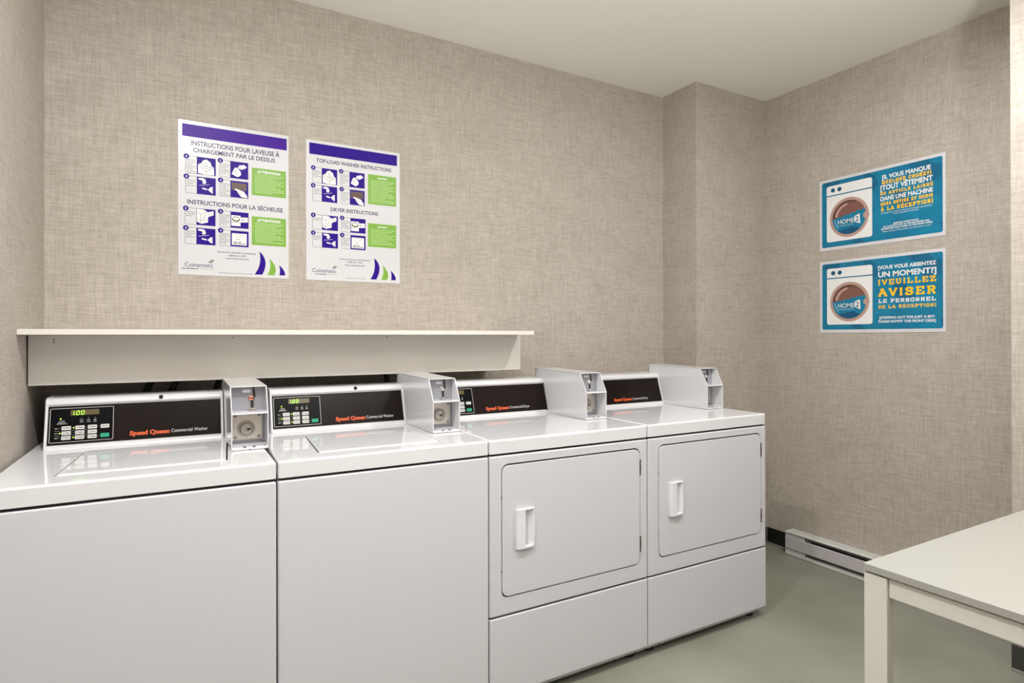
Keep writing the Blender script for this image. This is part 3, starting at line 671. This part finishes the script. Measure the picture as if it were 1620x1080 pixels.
def coin_box(parent, x0, tint):
    x1 = x0+.1035; z0 = .8945; th = .0028
    side = [(1.945, z0), (1.945, 1.004), (1.988, 1.0815), (2.335, 1.088), (2.335, z0)]
    b = MB()
    b.prism(side, x0, x0+th, 'x', BOXWHITE, .0006, 1); b.prism(side, x1-th, x1, 'x', BOXWHITE, .0006, 1)
    b.prism([(1.987, 1.0795), (1.987, 1.0825), (2.336, 1.0892), (2.336, 1.086)], x0, x1, 'x', BOXWHITE, .0005, 1)      # top
    b.prism([(2.332, z0), (2.332, 1.086), (2.335, 1.086), (2.335, z0)], x0, x1, 'x', BOXWHITE)                          # back
    b.prism([(1.945, z0), (1.945, z0+.0075), (1.948, z0+.0085), (2.014, z0+.010), (2.014, z0)], x0+.001, x1-.001, 'x', BOXWHITE, .0005, 1)   # bottom lip
    b.prism([(1.9452, 1.0010), (1.9465, 1.0055), (2.014, 1.0055), (2.014, 1.0010)], x0+.001, x1-.001, 'x', BOXWHITE, .0005, 1)          # divider
    for u, y_ in ((.037, 1.9448), (.063, 1.9448)): b.cyl((x0+u, 1.9468, z0+.0090), .0045, .0012, 'z', DARK, 14)
    b.cyl((x0+.094, 1.9500, z0+.0098), .0025, .0012, 'z', DARK, 10)
    b.cyl((x0+.052, 1.9449, z0+.0012), .0015, .0012, 'y', DARK, 8)
    b.cyl((x0+.030, 2.30, 1.0885), .005, .004, 'z', CHROME, 14)
    box = b.build('coin_box', parent)
    yp = 2.010; M = Matrix.Translation((x0, yp, 0)) @ Matrix.Rotation(R(90), 4, 'X')
    b = MB(); b.box(x0+th, x1-th, yp, yp+.003, 1.0055, 1.0805, GREYSTEEL); b.build('slot_panel', box)
    f = FB(); f.poly([(.035+.004, 1.061), (.057, 1.061), (.061, 1.0655), (.057, 1.070), (.039, 1.070), (.035, 1.0655)], .0008, PLASTIC); f.build('panel_label', box, matrix=M)
    b = MB()
    b.box(x0+.0660, x0+.0735, yp-.0022, yp, 1.044, 1.076, LOCKM, .0008, 1)
    b.box(x0+.0590, x0+.0700, yp-.0022, yp, 1.012, 1.040, LOCKM, .0008, 1)
    b.ring((x0+.0605, yp, 1.043), [(.0072, 0), (.0072, .003), (.0050, .0045), (.0030, .003), (.0028, .0015)], tint, n=20)
    b.box(x0+.0520, x0+.0760, yp-.005, yp, 1.0085, 1.0135, CHROME, .001, 1)
    b.cyl((x0+.0640, yp-.006, 1.0095), .004, .004, 'y', CHROME, 14)
    b.build('coin_slot', box)
    f = FB(); f.poly([(.0655, 1.0775), (.0705, 1.0775), (.0735, 1.048), (.0700, 1.0445), (.0665, 1.047)], .0032, DARK); f.poly([(.0592, 1.0385), (.0668, 1.0385), (.0674, 1.014), (.0608, 1.014)], .0032, DARK); f.build('slot_opening', box, matrix=M)
    b = MB(); b.box(x0+.0070, x0+.0935, yp-.0015, yp+.0025, .9155, .9985, BRUSHED, .0008, 1); lp = b.build('lock_plate', box)
    b = MB(); b.box(x0+th, x1-th, yp+.0025, yp+.004, .904, 1.001, GREYSTEEL); b.build('inner_panel', box)
    cx, cz = x0+.0465, .950
    b = MB(); b.ring((cx, yp-.0015, cz), [(.0262, 0), (.0255, .002), (.0225, .0026), (.0205, -.0015+.0025), (.0185, .0012), (.0170, .006), (.0155, .008), (.0105, .0086), (.0085, .0078), (.0082, .0070)], LOCKM, n=44); b.build('lock_cylinder', box)
    f = FB(); f.poly([(cx-x0+.000, cz+.0005), (cx-x0+.012, cz+.0025), (cx-x0+.012, cz-.0015), (cx-x0+.004, cz-.0025)], .0125-.0008, DARK); f.poly([(cx-x0+.001, cz-.005), (cx-x0+.005, cz-.0062), (cx-x0+.0095, cz-.0038), (cx-x0+.011, cz-.0015), (cx-x0+.008, cz-.0035), (cx-x0+.004, cz-.0045)], .0125-.0008, DARK); f.build('keyhole', box, matrix=M)
    for sx, sz in ((.0165, .990), (.0835, .990), (.0165, .924), (.0835, .924)):
        b = MB(); b.ring((x0+sx, yp-.0015, sz), [(.0052, 0), (.0050, .0018), (.0036, .0028), (.0018, .0030)], GREYSTEEL, n=18)
        b.box(x0+sx-.004, x0+sx+.004, yp-.0048, yp-.0042, sz-.0005, sz+.0005, DARK); b.build('screw', box)
    return box

def feet(parent, x0, x1):
    for x in (x0+.05, x1-.05):
        for y in (YFR+.06, YBK-.06):
            b = MB(); b.cyl((x, y, .006), .024, .012, 'z', BLACK, 20, bev=.002); b.cyl((x, y, .023), .007, .024, 'z', ALU, 12); b.build('foot', parent)

def deck(parent, x0, x1, inset, lid=None):
    """glossy top with rounded front rim; lid = (x0,x1,y0,y1) opening"""
    b = MB(); t = bmesh.new()
    plan = [(x0, YFR+.0), (x1, YFR), (x1, YBK), (x0+inset, YBK)]
    A = [t.verts.new((p[0], p[1], .8465)) for p in plan]; B = [t.verts.new((p[0], p[1], .8950 if i > 1 else .8925)) for i, p in enumerate(plan)]
    t.faces.new(A[::-1]); t.faces.new(B)
    for i in range(4): t.faces.new((A[i], A[(i+1) % 4], B[(i+1) % 4], B[i]))
    t.verts.ensure_lookup_table()
    bmesh.ops.recalc_face_normals(t, faces=t.faces)
    top = [e for e in t.edges if all(v.co.z > .87 for v in e.verts) and not all(v.co.y > 2 for v in e.verts)]
    ver = [e for e in t.edges if abs(e.verts[0].co.z-e.verts[1].co.z) > .02]
    bmesh.ops.bevel(t, geom=top+ver, offset=.0065, segments=4, profile=.5, affect='EDGES')
    b._merge(t, ENAMEL_TOP, True)
    d = b.build('top_deck', parent)
    if lid:
        lx0, lx1, ly0, ly1, sh = lid
        c = MB(); c.prism([(lx0, ly0), (lx1, ly0), (lx1+sh, ly1), (lx0+sh, ly1)], .8855, .93, 'z', DARK); c = c.build('cutter'); cut(d, [c])
        for p in d.data.polygons: p.use_smooth = True
        flatten(d.data)
        try: d.data.set_sharp_from_angle(angle=R(35))
        except Exception: pass
        b = MB(); g = .0045
        b.prism([(lx0+g, ly0+.001), (lx1-g, ly0+.001), (lx1+sh-g, ly1-.001), (lx0+sh+g, ly1-.001)], .8862, .8956, 'z', ENAMEL_TOP, .0022, 3)
        b.build('lid', parent)
        b = MB(); b.prism([(lx0+.0005, ly0+.0005), (lx1-.0005, ly0+.0005), (lx1+sh-.0005, ly1-.0005), (lx0+sh+.0005, ly1-.0005)], .8856, .8860, 'z', DARK); b.build('lid_recess', parent)
    return d

def washer(label, x0, x1, cons, coin, lid, inset, extra, hoses, tint):
    t = thing('washing_machine', label, 'washing machine', ((x0+x1)/2, (YFR+YBK)/2, 0), 'top-load washers')
    b = MB(); b.box(x0, x1, YFR, YBK, .030, .8385, ENAMEL, .005, 3); b.build('cabinet', t)
    b = MB(); b.box(x0+.006, x1-.006, YFR+.007, YBK-.006, .838, .847, DARK); b.build('deck_seam', t)
    deck(t, x0, x1, inset, lid)
    console(t, cons[0], cons[1], 'Washer', True, extra)
    coin_box(t, coin, tint)
    feet(t, x0, x1)
    for P in hoses:
        b = MB(); b.tube(P, .011, BLACK); b.build('water_hose', t)
    return t

def dryer(label, x0, x1, cons, coin, door):
    t = thing('tumble_dryer', label, 'dryer', ((x0+x1)/2, (YFR+YBK)/2, 0), 'front-load dryers')
    b = MB(); b.box(x0+.001, x1-.001, YFR+.018, YBK, .030, .8385, ENAMEL, .003, 2); b.build('cabinet', t)
    b = MB(); b.box(x0+.006, x1-.006, YFR+.007, YBK-.006, .838, .847, DARK); b.build('deck_seam', t)
    dx0, dx1, dz0, dz1 = door
    b = MB(); b.box(x0, x1, YFR, YFR+.0175, .3105, .8385, ENAMEL, .005, 3); fp = b.build('front_panel', t)
    c = MB(); c.prism(rrect(dx0, dx1, dz0, dz1, .026, 8), YFR-.05, YFR+.0155, 'y', DARK); cut(fp, [c.build('cutter')])
    try: fp.data.set_sharp_from_angle(angle=R(35)); flatten(fp.data)
    except Exception: pass
    b = MB(); b.prism(rrect(dx0+.0005, dx1-.0005, dz0+.0005, dz1-.0005, .026, 8), YFR+.0145, YFR+.0153, 'y', DARK); b.build('door_gap', t)
    g = .0032
    b = MB(); b.prism(rrect(dx0+g, dx1-g*.6, dz0+g*1.4, dz1-.0060, .024, 8), YFR-.0012, YFR+.0142, 'y', ENAMEL, .0018, 2); dr = b.build('door', t)
    hx, hw, hz0, hz1 = dx0+.0525, .0725, dz0+.1555, dz0+.2880
    # handle: framed scoop
    c = MB(); c.box(dx0+.0525+.0345, dx0+.0525+.062, YFR-.05, YFR+.012, dz0+.1565, dz0+.2870, DARK); cut(dr, [c.build('cutter')])
    hx, hw, hz0, hz1 = dx0+.0525, .0725, dz0+.1555, dz0+.2880
    yb_ = YFR-.0012
    b = MB(); sec = [(0, 0), (.0008, -.0075), (.004, -.0115), (.012, -.0135), (.031, -.0135), (.0345, -.011), (.0355, .0105), (.0400, .0115), (.066, -.0085), (.0705, -.0085), (.0725, 0)]
    N = 10
    tt = bmesh.new(); rows = []
    for k in range(N+1):
        z = hz0+.006+(hz1-hz0-.010)*k/N; bul = math.sin(math.pi*k/N)*.0022
        rows.append([tt.verts.new((hx+p[0]+(-bul if p[0] < .03 else bul if p[0] > .06 else 0), yb_+p[1], z)) for p in sec])
    for i in range(N):
        for k in range(len(sec)-1): tt.faces.new((rows[i][k], rows[i][k+1], rows[i+1][k+1], rows[i+1][k]))
    bmesh.ops.recalc_face_normals(tt, faces=tt.faces); b._merge(tt, PLASTIC, True)
    full = [(0, 0), (.0008, -.0075), (.004, -.0115), (.012, -.0135), (.031, -.0140), (.060, -.0115), (.0705, -.0085), (.0725, 0)]
    b.prism([(hx+p[0], yb_+p[1]) for p in full], hz1-.0045, hz1, 'z', PLASTIC, .0008, 1)
    b.prism([(hx+p[0], yb_+p[1]) for p in full], hz0, hz0+.0085, 'z', PLASTIC, .0012, 2)
    b.build('handle', dr)
    for za, zb in ((dz1-.105, dz1-.045), (dz0+.048, dz0+.108)):
        b = MB(); b.box(dx1-.0018, dx1+.0038, YFR-.0022, YFR+.006, za, zb, BRASS, .0005, 1)
        for k in range(3): b.cyl((dx1+.0002, YFR-.0022, za+(k+.5)*(zb-za)/3), .0022, (zb-za)/3-.002, 'z', HEATDARK if k == 1 else BRASS, 10)
        b.build('hinge', t)
    for dz in (dz0+.09, dz1-.11):
        b = MB(); b.cyl((dx0-.0002, YFR-.0006, dz), .0018, .002, 'y', DARK, 8); b.build('door_catch', t)
    # lower access panel with turned-back bottom lip
    b = MB(); b.prism([(YFR, .047), (YFR, .3045), (YFR+.017, .3045), (YFR+.017, .030), (YFR+.016, .030)], x0, x1, 'x', ENAMEL, .0035, 3); b.build('access_panel', t)
    b = MB(); b.box(x0+.004, x1-.004, YFR+.008, YFR+.017, .304, .311, DARK); b.build('panel_seam', t)
    for x in (x0+.058, x1-.058):
        b = MB(); b.cyl((x, YFR+.0065, .0395), .0035, .004, 'y', GREYSTEEL, 12); b.cyl((x, YFR+.0045, .0395), .0016, .003, 'y', DARK, 8); b.build('screw', t)
    deck(t, x0, x1, 0)
    console(t, cons[0], cons[1], 'Dryer', False, True)
    coin_box(t, coin, CHROME)
    feet(t, x0, x1)
    return t
COPPER = mat('copper_token_ring', (.62, .22, .14), .3, .9)
washer('white top-load washing machine in the left corner against the left wall', -.388, .2415, (-.3405, .1445), .1462, (-.257, .128, 1.822, 2.172, .026), .012, True,
       [[(-.17, 2.47, .80), (-.13, 2.49, .95), (-.075, 2.50, 1.07), (-.05, 2.52, 1.20)], [(-.10, 2.47, .80), (-.05, 2.49, .95), (.005, 2.50, 1.07), (.03, 2.52, 1.20)], [(.06, 2.46, .80), (.10, 2.47, .95), (.15, 2.48, 1.08), (.18, 2.50, 1.20)]], COPPER)
washer('white top-load washing machine between the corner washer and the dryers', .2455, .8915, (.2945, .7890), .7865, (.366, .752, 1.803, 2.135, .022), .018, False,
       [[(.80, 2.48, .80), (.80, 2.50, 1.0), (.795, 2.51, 1.2)], [(.86, 2.46, .80), (.865, 2.48, 1.0), (.865, 2.50, 1.2)]], CHROME)
dryer('white front-load tumble dryer standing directly beside a washing machine', .8955, 1.5755, (.917, 1.4570), 1.4500, (.9385, 1.5385, .3665, .8105))
dryer('white front-load tumble dryer at the far right end of the machine row', 1.5795, 2.2635, (1.610, 2.1470), 2.1430, (1.6315, 2.2305, .3715, .8115))

# ------------------------------------------------------------------ electric baseboard heater
t = thing('baseboard_heater', 'grey metal electric baseboard heater low on the right wall behind the table', 'heater', (3.045, 1.62, 0))
hy0, hy1 = 1.06, 2.170; hx = 3.010
b = MB(); b.box(3.0560, XR, hy0, hy1, .005, .1315, HEATERM, .001, 1); b.build('back_plate', t)
b = MB(); b.prism([(XR, .133), (3.020, .133), (3.013, .1315), (3.0095, .128), (3.0095, .1245), (3.0115, .1245), (3.012, .1275), (3.020, .131), (XR, .131)], hy0, hy1, 'y', HEATERC, smooth=True); b.build('top_cover', t)
b = MB(); b.prism([(3.0095, .038), (3.0085, .040), (3.0085, .1015), (3.0110, .1035), (3.0130, .1020), (3.0130, .038)], hy0, hy1-.001, 'y', HEATERM, .0006, 1); b.build('front_plate', t)
b = MB(); b.box(3.008, 3.056, hy0, hy1, .002, .016, HEATERC, .0015, 2); b.build('bottom_rail', t)
for ya, yb2 in ((hy1-.003, hy1), (hy0, hy0+.003)):
    b = MB(); b.box(3.0105, 3.076, ya, yb2, .004, .130, HEATERM, .0008, 1); b.build('end_cap', t)
b = MB(); b.box(3.0135, 3.017, hy1-.122, hy1-.003, .016, .128, HEATERM); b.box(3.0135, 3.056, hy1-.122, hy1-.119, .016, .128, HEATERM); b.build('wiring_box', t)
b = MB(); b.cyl((3.034, (hy0+hy1-.12)/2, .066), .006, hy1-hy0-.14, 'y', HEATDARK, 10)
for k in range(90):
    y = hy0+.02+k*(hy1-hy0-.16)/89; b.box(3.018, 3.052, y, y+.0008, .044, .100, HEATDARK)
b.build('heating_fins', t)

# ------------------------------------------------------------------ white work table
t = thing('folding_table', 'cream white laminate work table with square legs at the right, nearest the camera', 'table', (1.95, .38, 0))
tx0, tx1, ty0, ty1 = 1.3285, 2.62, -.06, .7645
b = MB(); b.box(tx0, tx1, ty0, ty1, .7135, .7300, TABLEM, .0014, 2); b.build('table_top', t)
for lx in (tx0+.004, tx1-.028):
    for (ya, yb2) in ((ty1-.0485, ty1+.0005), (ty0, ty0+.049)):
        b = MB(); b.box(lx, lx+.024, ya, yb2, 0, .7095, FRAMEM, .0018, 2); b.build('leg', t)
b = MB()
b.box(tx0+.010, tx0+.026, ty0+.05, ty1-.0495, .6685, .7085, FRAMEM, .001, 1); b.build('apron_rail', t)
b = MB(); b.box(tx1-.026, tx1-.010, ty0+.05, ty1-.0495, .6685, .7085, FRAMEM, .001, 1); b.build('apron_rail', t)
for ya in (ty1-.030, ty0+.014):
    b = MB(); b.box(tx0+.029, tx1-.029, ya, ya+.016, .6685, .7085, FRAMEM, .001, 1); b.build('apron_rail', t)
b = MB(); b.box(tx0+.03, tx1-.03, ty0+.03, ty1-.03, .7085, .7136, mat('table_gap', (.05, .045, .04), .7)); b.build('spacer_frame', t)
